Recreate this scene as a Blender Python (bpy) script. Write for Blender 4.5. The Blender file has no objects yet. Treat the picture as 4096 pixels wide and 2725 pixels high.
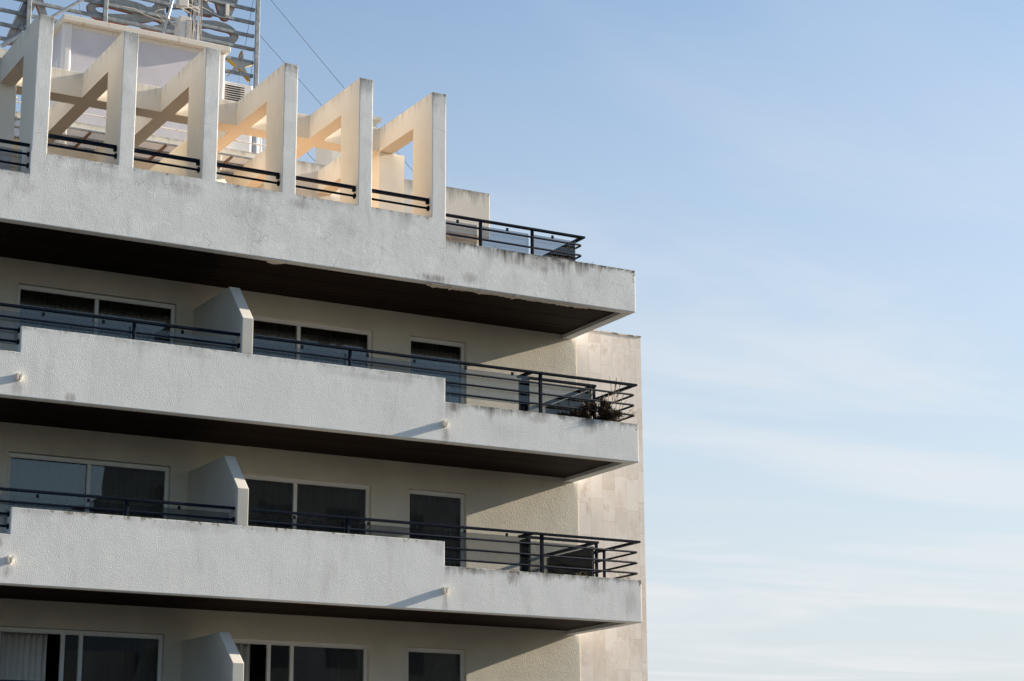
import bpy, bmesh, math, random
from mathutils import Vector, Matrix
random.seed(7)
PI = math.pi
sc = bpy.context.scene
C = bpy.data.collections.new("scene"); sc.collection.children.link(C)

# ------------------------------------------------------------------ node helpers
class NT:
    def __init__(s, name):
        s.mat = bpy.data.materials.new(name); s.mat.use_nodes = True
        s.t = s.mat.node_tree; s.t.nodes.clear()
        s.out = s.t.nodes.new('ShaderNodeOutputMaterial')
        s.pos = None
    def n(s, typ, **kw):
        nd = s.t.nodes.new(typ)
        for k, v in kw.items():
            setattr(nd, k, v)
        return nd
    def link(s, a, b): s.t.links.new(a, b)
    def setin(s, nd, key, v):
        if hasattr(v, 'is_linked') or isinstance(v, bpy.types.NodeSocket): s.link(v, nd.inputs[key])
        else: nd.inputs[key].default_value = v
    def P(s):
        if not s.pos: s.pos = s.n('ShaderNodeNewGeometry').outputs['Position']
        return s.pos
    def math(s, op, a, b=0.0, c=None, clamp=False):
        nd = s.n('ShaderNodeMath', operation=op, use_clamp=clamp)
        s.setin(nd, 0, a); s.setin(nd, 1, b)
        if c is not None: s.setin(nd, 2, c)
        return nd.outputs[0]
    def xyz(s):
        nd = s.n('ShaderNodeSeparateXYZ'); s.link(s.P(), nd.inputs[0]); return nd.outputs
    def vscale(s, sx, sy, sz, src=None, off=(0, 0, 0)):
        nd = s.n('ShaderNodeMapping'); s.link(src or s.P(), nd.inputs[0])
        nd.inputs['Scale'].default_value = (sx, sy, sz); nd.inputs['Location'].default_value = off
        return nd.outputs[0]
    def noise(s, vec, scale, detail=3, rough=.55):
        nd = s.n('ShaderNodeTexNoise'); s.link(vec, nd.inputs['Vector'])
        nd.inputs['Scale'].default_value = scale; nd.inputs['Detail'].default_value = detail
        nd.inputs['Roughness'].default_value = rough
        return nd.outputs[0]
    def ramp(s, v, lo, hi, a=0.0, b=1.0):
        nd = s.n('ShaderNodeMapRange', interpolation_type='SMOOTHSTEP'); s.setin(nd, 0, v)
        nd.inputs[1].default_value = lo; nd.inputs[2].default_value = hi
        nd.inputs[3].default_value = a; nd.inputs[4].default_value = b
        return nd.outputs[0]
    def mix(s, f, a, b):
        nd = s.n('ShaderNodeMix', data_type='RGBA'); s.setin(nd, 0, f)
        for k, v in ((6, a), (7, b)):
            if isinstance(v, tuple): nd.inputs[k].default_value = (*v, 1)
            else: s.link(v, nd.inputs[k])
        return nd.outputs[2]
    def bump(s, h, strength, dist, normal=None):
        nd = s.n('ShaderNodeBump'); s.link(h, nd.inputs['Height'])
        nd.inputs['Strength'].default_value = strength; nd.inputs['Distance'].default_value = dist
        if normal: s.link(normal, nd.inputs['Normal'])
        return nd.outputs[0]
    def done(s, color, rough=.8, metal=0.0, normal=None, spec=.3):
        b = s.n('ShaderNodeBsdfPrincipled'); s.bsdf = b
        s.setin(b, 'Base Color', (*color, 1) if isinstance(color, tuple) else color)
        s.setin(b, 'Roughness', rough); s.setin(b, 'Metallic', metal)
        b.inputs['Specular IOR Level'].default_value = spec
        if normal: s.link(normal, b.inputs['Normal'])
        s.link(b.outputs[0], s.out.inputs[0])
        return s.mat

def stucco(name, col, tops, stain=1.0, blots=(), cracks=0, lichen=None, right_boost=None, bumps=1.0, lumps=1.0, moss=0.0, stain_len=.42, low=None, dark=(.06, .062, .055)):
    """rough painted render with rain streaks under its top edges (tops: [(x_from, z_top), ...])"""
    m = NT(name); x, y, z = m.xyz()
    zt = tops[0][1]
    for i in range(1, len(tops)):
        st = m.math('GREATER_THAN', x, tops[i][0])
        zt = m.math('MULTIPLY_ADD', st, tops[i][1] - tops[i - 1][1], zt)
    d = m.math('SUBTRACT', zt, z)
    ok = m.math('GREATER_THAN', d, -.02)
    streak = m.noise(m.vscale(5, 5, .45), 1.0, 6, .72)
    lenx = m.noise(m.vscale(2.3, 2.3, .05), 1.0, 4, .75)
    patch = m.noise(m.vscale(.55, .55, .2), 1.0, 2)
    reach = m.math('MULTIPLY', m.math('MULTIPLY', m.ramp(lenx, .3, .72), m.ramp(patch, .3, .62, .25, 1.0)), stain_len * 1.5)
    reach = m.math('MULTIPLY', m.math('ADD', reach, .03), m.ramp(z, 7.16, 7.3, 1.0, 1.9) if cracks else 1.0)
    fall = m.math('MULTIPLY', m.math('SUBTRACT', 1.0, m.math('DIVIDE', d, reach), clamp=True), ok)
    s1 = m.math('MULTIPLY', m.math('POWER', fall, 1.2), m.ramp(streak, .30, .70, .15, 1.0))
    edge = m.math('MULTIPLY', m.math('MULTIPLY', m.ramp(d, .05, 0.0), ok), m.ramp(m.noise(m.P(), 9, 3), .42, .62))
    f = m.math('MULTIPLY', m.math('MAXIMUM', s1, m.math('MULTIPLY', edge, .85)), .75 * stain, clamp=True)
    if cracks:
        cap = m.math('MULTIPLY', m.math('MULTIPLY', m.ramp(d, .34, .0), m.ramp(z, 8.5, 9.0)), m.ramp(m.noise(m.vscale(6, 6, 3), 1.0, 5, .7), .34, .66, .1, .8))
        f = m.math('MAXIMUM', f, m.math('MULTIPLY', cap, ok), clamp=True)
    if right_boost:
        f = m.math('MULTIPLY', f, m.math('MAXIMUM', m.ramp(x, -4.6, -3.6, .55, right_boost), m.ramp(z, 7.6, 8.4)), clamp=True)
    # blotches of grime
    bl = m.noise(m.vscale(1, 1, .7), 2.3, 6, .7)
    blot = m.math('MULTIPLY', m.ramp(bl, .58, .78), .22 * stain)
    big = m.noise(m.P(), .7, 4, .6)
    c = m.mix(m.ramp(big, .3, .7, 0, .35), col, tuple(v * .82 for v in col))
    fine = m.noise(m.P(), 42, 3, .6)
    c = m.mix(m.ramp(fine, .35, .7, 0, .22), c, tuple(v * .7 for v in col))
    c = m.mix(blot, c, (.22, .21, .2))
    c = m.mix(f, c, dark)
    if moss:
        mo = m.math('MULTIPLY', m.ramp(m.noise(m.P(), 7, 5, .7), .52, .62), m.ramp(d, .10, .0))
        c = m.mix(m.math('MULTIPLY', mo, moss), c, (.11, .085, .025))
    for lx, lz in (lichen or ()):
        li = m.math('MULTIPLY', m.ramp(x, lx - .22, lx), m.ramp(z, lz - .8, lz))
        li = m.math('MULTIPLY', li, m.math('LESS_THAN', x, lx + .2))
        li = m.ramp(m.math('ADD', m.math('MULTIPLY', li, .32), m.math('MULTIPLY', m.noise(m.P(), 15, 4, .7), .62)), .60, .66)
        c = m.mix(m.math('MULTIPLY', li, .85), c, (.085, .062, .018))
    for bx, bz, rx, rz, k in blots:
        e = m.math('ADD', m.math('POWER', m.math('DIVIDE', m.math('SUBTRACT', x, bx), rx), 2.0), m.math('POWER', m.math('DIVIDE', m.math('SUBTRACT', z, bz), rz), 2.0))
        e = m.math('ADD', e, m.math('MULTIPLY', m.math('SUBTRACT', m.noise(m.vscale(14, 14, 4), 1.0, 6, .8), .5), 5.0))
        c = m.mix(m.math('MULTIPLY', m.ramp(e, 1.5, -.6), k), c, (.17, .15, .145))
    ck = None
    wt = m.noise(m.vscale(1.8, 1.8, .35, None, (2, 0, 0)), 1.0, 6, .72)
    c = m.mix(m.ramp(wt, .50, .76, 0, .28), c, (.34, .33, .32))
    if cracks:
        vd = m.n('ShaderNodeVectorMath', operation='ADD'); m.link(m.P(), vd.inputs[0])
        nn = m.n('ShaderNodeTexNoise'); m.link(m.P(), nn.inputs['Vector']); nn.inputs['Scale'].default_value = 2.6; nn.inputs['Detail'].default_value = 5
        vs_ = m.n('ShaderNodeVectorMath', operation='SCALE'); m.link(nn.outputs['Color'], vs_.inputs[0]); vs_.inputs['Scale'].default_value = .55; m.link(vs_.outputs[0], vd.inputs[1])
        vo = m.n('ShaderNodeTexVoronoi', feature='DISTANCE_TO_EDGE'); m.link(vd.outputs[0], vo.inputs['Vector']); vo.inputs['Scale'].default_value = 1.15
        ck = m.math('MULTIPLY', m.ramp(vo.outputs['Distance'], .012, .002), m.ramp(m.noise(m.P(), .8, 3), .47, .60))
        c = m.mix(m.math('MULTIPLY', ck, .30), c, (.16, .15, .14))
        pt = m.ramp(m.noise(m.vscale(1, 1, 1.4, None, (5, 0, 3)), .95, 5, .6), .53, .56)
        c = m.mix(m.math('MULTIPLY', pt, .22), c, tuple(min(1, v * 1.18) for v in col))
        wt = m.noise(m.vscale(1.6, 1.6, .5, None, (9, 0, 0)), 1.0, 6, .72)
        c = m.mix(m.ramp(wt, .50, .74, 0, .42), c, (.30, .29, .28))
    g = m.noise(m.vscale(1, 1, .7), 70, 2, .5)
    lump = m.noise(m.P(), 2.2, 3, .5)
    if cracks:
        blis = m.ramp(m.noise(m.vscale(1, 1, 1, None, (3, 1, 7)), 4.2, 4, .6), .60, .70)
        lump = m.math('ADD', m.math('ADD', lump, m.math('MULTIPLY', m.math('MULTIPLY', blis, m.ramp(z, 7.2, 7.1)), .15)), m.math('MULTIPLY', ck, -.18))
    nb = m.bump(lump, .15 * lumps, .05)
    nb = m.bump(g, .5 * bumps, .013, nb)
    return m.done(c, .9, 0, nb, .15)

def smooth_plaster(name, col, ztop=None, var=.1, streaks=0.0):
    m = NT(name); x, y, z = m.xyz()
    big = m.noise(m.P(), 1.3, 4)
    c = m.mix(m.ramp(big, .3, .7, 0, 1), col, tuple(v * (1 - var) for v in col))
    if ztop is not None:
        d = m.math('SUBTRACT', ztop, z)
        st = m.noise(m.vscale(9, 9, .6), 1.0, 4, .65)
        fall = m.math('SUBTRACT', 1.0, m.math('DIVIDE', d, .3), clamp=True)
        f = m.math('MULTIPLY', m.math('POWER', fall, 1.5), m.ramp(st, .38, .66))
        c = m.mix(m.math('MULTIPLY', f, streaks, clamp=True), c, (.09, .09, .075))
    nb = m.bump(m.noise(m.P(), 55, 2), .25, .01)
    return m.done(c, .85, 0, nb, .2)

# ------------------------------------------------------------------ materials
M = {}
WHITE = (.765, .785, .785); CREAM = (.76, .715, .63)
FINS = [(-11.834, -11.566), (-10.344, -10.077), (-8.858, -8.585), (-7.366, -7.100), (-5.889, -5.615), (-4.402, -4.112)]
_t = [(-99, 6.747)]
for _a, _b in FINS: _t += [(_a - .001, 9.584), (_b + .001, 7.148)]
_t[-1] = (-4.111, 6.746)
M['fascia'] = stucco('fascia_render', WHITE, _t, 1.15, cracks=1, lichen=[(-.02, 6.746), (-4.125, 9.6)], right_boost=1.75, blots=[(-9.2, 6.95, .35, .16, .4), (-8.0, 6.7, .5, .25, .22), (-7.0, 6.98, .25, .1, .5), (-4.35, 5.98, .35, .09, .8), (-3.6, 6.1, .2, .12, .5), (-6.2, 6.6, .4, .3, .2), (-2.3, 6.55, .7, .14, .4), (-10.8, 6.9, .4, .15, .3), (-11.9, 6.5, .2, .15, .3)], lumps=1.2, moss=.8, stain_len=.36)
M['fin_front'] = M['fascia']
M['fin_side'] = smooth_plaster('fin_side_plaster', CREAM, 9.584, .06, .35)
def cream_floor(): return smooth_plaster('cream_plaster', CREAM)
M['cream'] = cream_floor()
M['wall'] = None
m = NT('recessed_wall_render')
c = m.mix(m.ramp(m.noise(m.P(), 1.1, 4), .3, .7, 0, 1), (.64, .615, .54), (.57, .545, .475))
nb = m.bump(m.noise(m.P(), 3, 3, .5), .14, .05)
nb = m.bump(m.noise(m.P(), 66, 2, .5), .55, .016, nb)
M['wall'] = m.done(c, .9, 0, nb, .15)
M['upstand'] = stucco('upstand_render', (.70, .68, .62), [(-99, 9.735)], 1.0, bumps=.8, lumps=.6, moss=.3, stain_len=.16)
M['roof_block'] = stucco('roof_block_render', (.62, .61, .585), [(-99, 9.735)], 1.1, bumps=.8, lumps=.4, moss=.2, stain_len=.5)

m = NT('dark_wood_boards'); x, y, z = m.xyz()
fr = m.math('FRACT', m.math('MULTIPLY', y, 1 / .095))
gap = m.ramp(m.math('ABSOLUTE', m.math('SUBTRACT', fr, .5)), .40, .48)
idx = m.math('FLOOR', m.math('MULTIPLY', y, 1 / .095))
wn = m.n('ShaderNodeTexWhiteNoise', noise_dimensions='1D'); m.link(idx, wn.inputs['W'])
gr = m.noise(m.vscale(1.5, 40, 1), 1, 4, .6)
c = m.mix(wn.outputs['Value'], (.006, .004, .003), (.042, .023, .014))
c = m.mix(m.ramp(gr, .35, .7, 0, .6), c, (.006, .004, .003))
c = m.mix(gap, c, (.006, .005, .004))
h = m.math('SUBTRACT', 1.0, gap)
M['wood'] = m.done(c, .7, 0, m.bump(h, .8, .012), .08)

m = NT('navy_painted_metal')
c = m.mix(m.ramp(m.noise(m.P(), 18, 4), .66, .78, 0, .35), (.004, .0095, .021), (.03, .035, .04))
M['navy'] = m.done(c, .6, 0, m.bump(m.noise(m.P(), 60, 2), .08, .005), .06)
m = NT('white_window_aluminium')
c = m.mix(m.ramp(m.noise(m.vscale(2, 2, 12), 3, 3), .4, .8, 0, .3), (.72, .73, .74), (.5, .5, .5))
M['frame'] = m.done(c, .4, 0, None, .5)

def glass(name, tint, gloss=1.0, rough=.0, wob=0, ior=1.75):
    m = NT(name)
    tr = m.n('ShaderNodeBsdfTransparent'); tr.inputs[0].default_value = (*tint, 1)
    gl = m.n('ShaderNodeBsdfGlossy'); gl.inputs['Roughness'].default_value = rough
    gl.inputs[0].default_value = (gloss, gloss, gloss, 1)
    fr = m.n('ShaderNodeFresnel'); fr.inputs[0].default_value = ior
    if wob:
        nb = m.bump(m.noise(m.P(), 1.2, 1), wob, .02); m.link(nb, gl.inputs['Normal'])
    mx = m.n('ShaderNodeMixShader'); m.link(fr.outputs[0], mx.inputs[0])
    m.link(tr.outputs[0], mx.inputs[1]); m.link(gl.outputs[0], mx.inputs[2])
    m.link(mx.outputs[0], m.out.inputs[0]); return m.mat
M['pane'] = glass('window_glass', (.70, .74, .76), 1.0, 0, .05, 1.62)
M['guard'] = glass('tinted_guard_glass', (.66, .68, .70), .8, ior=1.5)

def simple(name, col, rough=.6, metal=0, var=.15, scale=6, bump=.0, spec=.4):
    m = NT(name)
    c = m.mix(m.ramp(m.noise(m.P(), scale, 4), .3, .7, 0, 1), col, tuple(v * (1 - var) for v in col))
    nb = m.bump(m.noise(m.P(), scale * 6, 3), bump, .01) if bump else None
    return m.done(c, rough, metal, nb, spec)
M['curtain_brown'] = simple('taupe_curtain_cloth', (.30, .24, .17), .95, 0, .2, 3)
M['curtain_white'] = simple('pale_curtain_cloth', (.62, .62, .61), .95, 0, .12, 3)
M['curtain_grey'] = simple('grey_curtain_cloth', (.27, .27, .28), .95, 0, .12, 3)
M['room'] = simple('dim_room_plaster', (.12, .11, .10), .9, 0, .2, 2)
M['floor'] = simple('terracotta_terrace_tiles', (.60, .39, .24), .8, 0, .25, 4)
M['slab'] = simple('grey_roof_screed', (.36, .34, .31), .9, 0, .25, 2, .4)
M['galv'] = simple('galvanised_steel', (.26, .29, .32), .6, .2, .4, 9)
M['letter_back'] = simple('grey_letter_backing', (.36, .36, .355), .65, .1, .25, 7)
M['red'] = simple('faded_red_edge', (.36, .075, .045), .55, 0, .35, 8)
M['yellow'] = simple('yellow_edge', (.78, .50, .02), .45, 0, .1, 8)
M['white_metal'] = simple('white_coated_steel', (.70, .69, .70), .45, 0, .06, 2)
M['lavender'] = simple('pale_cladding_panel', (.60, .58, .63), .5, 0, .12, 1.3)
m = NT('rust_streaked_trim'); x, y, z = m.xyz()
r = m.ramp(m.noise(m.vscale(6, 6, 1.2), 1, 5, .7), .56, .70)
M['trim'] = m.done(m.mix(m.math('MULTIPLY', r, .7), (.66, .62, .56), (.36, .17, .06)), .55, 0, None, .3)
m = NT('rusty_walkway_steel')
M['rust'] = m.done(m.mix(m.ramp(m.noise(m.P(), 12, 4), .45, .6), (.20, .11, .06), (.16, .15, .14)), .8, 0, None, .2)
m = NT('rust_spotted_white_tube')
M['white_tube'] = m.done(m.mix(m.ramp(m.noise(m.P(), 14, 4), .55, .68), (.74, .70, .66), (.35, .17, .08)), .5, 0, None, .3)
M['mesh'] = simple('expanded_metal', (.72, .72, .70), .6, .1, .2, 20)
M['black'] = simple('black_cable', (.012, .012, .014), .5, 0, .2, 8)
M['cable'] = simple('cream_cable', (.60, .56, .50), .6, 0, .1, 8)
M['wire'] = simple('steel_wire', (.06, .07, .09), .5, .3, .1, 8)
M['pipe_grey'] = simple('grey_tube', (.52, .53, .54), .5, .1, .15, 8)
M['ac'] = simple('ivory_appliance_casing', (.62, .60, .56), .5, 0, .08, 5)
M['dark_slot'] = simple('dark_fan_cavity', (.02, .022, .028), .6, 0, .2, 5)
M['dark_leaf'] = None
m = NT('dark_aloe_leaf')
oi = m.noise(m.P(), 9, 3)
M['dark_leaf'] = m.done(m.mix(m.ramp(m.noise(m.P(), 38, 2), .56, .68, 0, .8), m.mix(m.ramp(oi, .35, .65), (.014, .013, .010), (.06, .038, .026)), (.22, .14, .08)), .55, 0, None, .35)
M['stalk'] = simple('dry_flower_stalk', (.50, .36, .22), .85, 0, .3, 20)
M['straw'] = simple('dry_straw', (.50, .34, .16), .9, 0, .3, 20)
M['soil'] = simple('planter_soil', (.045, .03, .02), 1, 0, .4, 12, .6)
M['asphalt'] = simple('asphalt', (.05, .05, .05), .9, 0, .25, 3, .5)
M['paving'] = simple('paving', (.32, .31, .29), .9, 0, .2, 2, .4)
M['far_wall'] = simple('far_building_render', (.30, .28, .25), .9, 0, .2, .5)
M['far_glass'] = simple('far_window_glass', (.03, .035, .04), .15, 0, .1, 2, 0, .6)
M['chimney'] = stucco('chimney_render', (.74, .72, .66), [(-99, 11.75)], .5)

m = NT('stone_cladding'); x, y, z = m.xyz()
u = m.math('MULTIPLY', m.math('SUBTRACT', m.math('ADD', x, y), 2.546), 1 / .2835)   # columns run round the corner
ci = m.math('FLOOR', u); cf = m.math('FRACT', u)
wn = m.n('ShaderNodeTexWhiteNoise', noise_dimensions='1D'); m.link(ci, wn.inputs['W'])
v = m.math('MULTIPLY_ADD', z, 1 / .64, m.math('MULTIPLY', wn.outputs['Value'], 5))
ri = m.math('FLOOR', v); rf = m.math('FRACT', v)
cmb = m.n('ShaderNodeCombineXYZ'); m.link(ci, cmb.inputs[0]); m.link(ri, cmb.inputs[1])
wn2 = m.n('ShaderNodeTexWhiteNoise', noise_dimensions='2D'); m.link(cmb.outputs[0], wn2.inputs['Vector'])
ju = m.ramp(m.math('ABSOLUTE', m.math('SUBTRACT', cf, .5)), .478, .494)
jv = m.ramp(m.math('ABSOLUTE', m.math('SUBTRACT', rf, .5)), .489, .497)
jt = m.math('MAXIMUM', ju, jv)
off = m.n('ShaderNodeVectorMath', operation='ADD'); m.link(m.P(), off.inputs[0])
sc2 = m.n('ShaderNodeVectorMath', operation='SCALE'); m.link(wn2.outputs['Color'], sc2.inputs[0]); sc2.inputs['Scale'].default_value = 13
m.link(sc2.outputs[0], off.inputs[1])
vein = m.noise(m.vscale(1, 1, .6, off.outputs[0]), 2.6, 6, .65)
c = m.mix(wn2.outputs['Value'], (.80, .745, .70), (.64, .575, .52))
c = m.mix(m.ramp(vein, .42, .62, 0, .55), c, (.83, .79, .76))
c = m.mix(m.ramp(vein, .57, .70, 0, .7), c, (.56, .46, .38))
c = m.mix(m.ramp(m.noise(m.vscale(1, 1, .5, off.outputs[0]), 1.3, 4, .6), .5, .68, 0, .5), c, (.62, .53, .45))
vl = m.noise(m.vscale(1.0, 1.0, .7, off.outputs[0]), 4.0, 4, .7)
c = m.mix(m.math('MULTIPLY', m.ramp(m.math('ABSOLUTE', m.math('SUBTRACT', vl, .5)), .02, .0), .5), c, (.88, .83, .77))
c = m.mix(m.math('MULTIPLY', jt, m.ramp(m.noise(m.P(), 2, 3), .35, .65, .12, .6)), c, (.52, .38, .25))
dz = m.math('SUBTRACT', 6.185, z)
lich = m.math('MULTIPLY', m.ramp(dz, .05, 0), m.ramp(m.noise(m.P(), 8, 4), .48, .6))
c = m.mix(lich, c, (.12, .10, .06))
M['stone'] = m.done(c, .55, 0, m.bump(m.math('SUBTRACT', 1.0, jt), .05, .004), .2)

# ------------------------------------------------------------------ mesh helpers
def bm_new(): return bmesh.new()
def box(bm, x0, x1, y0, y1, z0, z1, mi=0):
    vs = [bm.verts.new((x, y, z)) for x in (x0, x1) for y in (y0, y1) for z in (z0, z1)]
    F = [(0, 1, 3, 2), (4, 6, 7, 5), (0, 4, 5, 1), (2, 3, 7, 6), (0, 2, 6, 4), (1, 5, 7, 3)]
    for f in F:
        fc = bm.faces.new([vs[i] for i in f]); fc.material_index = mi
    return vs
def prism(bm, pts, axis, a0, a1, mi=0, side_mi=None):
    """pts: outline; axis 'y': (x,z) outline swept along y; 'x': (y,z) swept along x; 'z': (x,y)."""
    def co(p, a):
        return {'y': (p[0], a, p[1]), 'x': (a, p[0], p[1]), 'z': (p[0], p[1], a)}[axis]
    A = [bm.verts.new(co(p, a0)) for p in pts]; B = [bm.verts.new(co(p, a1)) for p in pts]
    f = bm.faces.new(A); f.material_index = mi
    g = bm.faces.new(B[::-1]); g.material_index = mi
    n = len(pts); sm = mi if side_mi is None else side_mi
    sides = []
    for i in range(n):
        h = bm.faces.new((A[i], B[i], B[(i + 1) % n], A[(i + 1) % n])); h.material_index = sm; sides.append(h)
    return f, g, sides
def tube(bm, pts, r, seg=10, r2=None, cap=True):
    pts = [Vector(p) for p in pts]; rings = []
    n = len(pts)
    for i, p in enumerate(pts):
        d = (pts[min(i + 1, n - 1)] - pts[max(i - 1, 0)]).normalized()
        a = Vector((0, 0, 1)) if abs(d.z) < .9 else Vector((1, 0, 0))
        u = d.cross(a).normalized(); w = u.cross(d).normalized()
        rr = r if r2 is None else r + (r2 - r) * i / (n - 1)
        rings.append([bm.verts.new(p + (u * math.cos(2 * PI * k / seg) + w * math.sin(2 * PI * k / seg)) * rr) for k in range(seg)])
    for i in range(n - 1):
        for k in range(seg):
            f = bm.faces.new((rings[i][k], rings[i][(k + 1) % seg], rings[i + 1][(k + 1) % seg], rings[i + 1][k])); f.smooth = True
    if cap:   # caps on their own vertices, so that the tube's smooth shading stays round
        bm.faces.new([bm.verts.new(v.co) for v in rings[0][::-1]]); bm.faces.new([bm.verts.new(v.co) for v in rings[-1]])
def disc(bm, c, axis, r, t, seg=16):
    a = {'x': Vector((1, 0, 0)), 'y': Vector((0, 1, 0)), 'z': Vector((0, 0, 1))}[axis]
    tube(bm, [Vector(c) - a * t / 2, Vector(c) + a * t / 2], r, seg)
def bevel_where(bm, pred, w, seg=2):
    bm.normal_update()
    es = [e for e in bm.edges if len(e.link_faces) == 2 and e.calc_face_angle(0) > .5 and pred((e.verts[0].co + e.verts[1].co) / 2, (e.verts[1].co - e.verts[0].co).normalized())]
    if es: bmesh.ops.bevel(bm, geom=es, offset=w, segments=seg, profile=.6, affect='EDGES', clamp_overlap=True)
def rough_edges(bm): pass
def obj(name, bm, mats, parent=None, recalc=True, smooth_angle=None):
    if recalc: bmesh.ops.recalc_face_normals(bm, faces=bm.faces[:])
    me = bpy.data.meshes.new(name); bm.to_mesh(me); bm.free()
    for mt in (mats if isinstance(mats, (list, tuple)) else [mats]): me.materials.append(mt)
    o = bpy.data.objects.new(name, me); C.objects.link(o)
    if parent is not None:
        root = parent
        o.parent = parent; o.matrix_parent_inverse = Matrix.Translation(-world_loc(parent)) if world_loc(parent).length else Matrix()
    return o
LOC = {}
def world_loc(o):
    v = Vector(o.location)
    p = o.parent
    if p is None: return v
    return LOC.get(o.name, Vector((0, 0, 0)))
def part(name, bm, mats, parent, label=None):
    """mesh in world coordinates, parented to a thing/part"""
    o = obj(name, bm, mats, None)
    root = parent
    while root.parent: root = root.parent
    o.parent = parent
    if parent.parent is None:
        o.matrix_parent_inverse = Matrix.Translation(-Vector(parent.location)) if not parent.get('_rot') else Matrix()
    else:
        o.matrix_parent_inverse = Matrix()
    if parent.parent is not None and not root.get('_rot'):
        # parent part already sits at world origin
        o.matrix_parent_inverse = Matrix()
    if label: o['label'] = label
    return o
def thing(name, label, cat, loc=(0, 0, 0), group=None):
    o = bpy.data.objects.new(name, None); C.objects.link(o); o.location = loc
    o.empty_display_size = .2
    o['label'] = label; o['category'] = cat
    if group: o['group'] = group
    return o
def tag(o, label, cat, group=None):
    o['label'] = label; o['category'] = cat
    if group: o['group'] = group
    return o
def struct(o): o['kind'] = 'structure'; return o

# ------------------------------------------------------------------ dimensions
XR = 0.0; SL = -11.83; F6R = -4.112; XL = -22.0; YW = 2.385
DL, DR = -8.032, -7.828
FINS = [(-11.834, -11.566), (-10.344, -10.077), (-8.858, -8.585), (-7.366, -7.100), (-5.889, -5.615), (-4.402, -4.112)]
GZ = -5.8

# ------------------------------------------------------------------ ground
bm = bm_new(); box(bm, -900, 900, -900, 900, GZ - .5, GZ - .15)
struct(obj('ground', bm, M['asphalt']))
bm = bm_new(); box(bm, -80, 60, -4.5, 14, GZ - .149, GZ)
bevel_where(bm, lambda c, d: c.z > GZ - .01, .03)
struct(obj('pavement', bm, M['paving']))
bm = bm_new(); box(bm, -80, 60, -47, -29.5, GZ - .149, GZ)
struct(obj('pavement', bm, M['paving']))

# ------------------------------------------------------------------ the building
B = thing('apartment_building', 'white balconied apartment building with concrete fins along its roof terrace', 'building', (-8, 6, GZ))

# recessed wall with window openings
HX = [(-19.2, -16.4), (-15.26, -12.345), (-11.255, -8.348), (-7.375, -4.405), (-3.628, -2.392)]
WT = {6: 5.562, 3: 2.578, 0: -.387}
bm = bm_new()
zs = sorted([GZ, 5.99] + [v for k in WT for v in (WT[k], WT[k] - 2.35)])
xs = sorted([XL, .106] + [v for h in HX for v in h])
grid = {}
def gv(i, j):
    if (i, j) not in grid: grid[(i, j)] = bm.verts.new((xs[i], YW, zs[j]))
    return grid[(i, j)]
for i in range(len(xs) - 1):
    for j in range(len(zs) - 1):
        cx, cz = (xs[i] + xs[i + 1]) / 2, (zs[j] + zs[j + 1]) / 2
        if any(a < cx < b for a, b in HX) and any(WT[k] - 2.35 < cz < WT[k] for k in WT): continue
        bm.faces.new((gv(i, j), gv(i + 1, j), gv(i + 1, j + 1), gv(i, j + 1)))
r = bmesh.ops.extrude_face_region(bm, geom=bm.faces[:])
for v in r['geom']:
    if isinstance(v, bmesh.types.BMVert): v.co.y += .22
part('facade_wall', bm, M['wall'], B)

# rooms behind the windows (closed, so that they stay dim)
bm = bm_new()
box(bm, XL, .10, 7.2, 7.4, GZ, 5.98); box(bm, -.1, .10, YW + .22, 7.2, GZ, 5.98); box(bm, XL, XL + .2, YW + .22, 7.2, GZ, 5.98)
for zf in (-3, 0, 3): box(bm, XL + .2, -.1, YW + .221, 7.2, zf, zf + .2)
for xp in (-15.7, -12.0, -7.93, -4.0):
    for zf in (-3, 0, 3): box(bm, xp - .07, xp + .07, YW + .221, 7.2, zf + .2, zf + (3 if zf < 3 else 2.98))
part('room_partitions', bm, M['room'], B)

# stone-clad side wall
bm = bm_new()
box(bm, .112, 1.682, 2.408, 13, GZ, 6.165); box(bm, .108, 1.697, 2.396, 13, 6.166, 6.19)
part('stone_clad_wall', bm, M['stone'], B)

# roof slab, terrace floor, fascia
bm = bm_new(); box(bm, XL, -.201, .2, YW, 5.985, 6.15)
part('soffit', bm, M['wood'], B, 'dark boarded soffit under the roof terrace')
bm = bm_new(); box(bm, XL, -.2, .201, 13, 6.151, 6.30)
part('terrace_floor', bm, M['floor'], B)
bm = bm_new()
prism(bm, [(XL, 5.914), (0, 5.914), (0, 6.746), (F6R, 6.746), (F6R, 7.148)] + [(v, 7.148) for a, b in FINS[:0:-1] for v in (a, ) ] + [(-11.834, 7.148), (-11.834, 6.747), (XL, 6.747)], 'y', 0, .2)
bevel_where(bm, lambda c, d: (c.z > 6.7 and c.z < 7.1 and abs(d.x) > .9) or c.x > -.01 or c.z < 5.92, .014)
part('fascia', bm, M['fascia'], B, 'stained and cracked white roof fascia')
bm = bm_new(); box(bm, -.2, 0, .2001, 13, 5.914, 6.746)
bevel_where(bm, lambda c, d: c.x > -.01 and abs(d.y) > .9, .014)
part('roof_edge_parapet', bm, M['fascia'], B)
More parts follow.
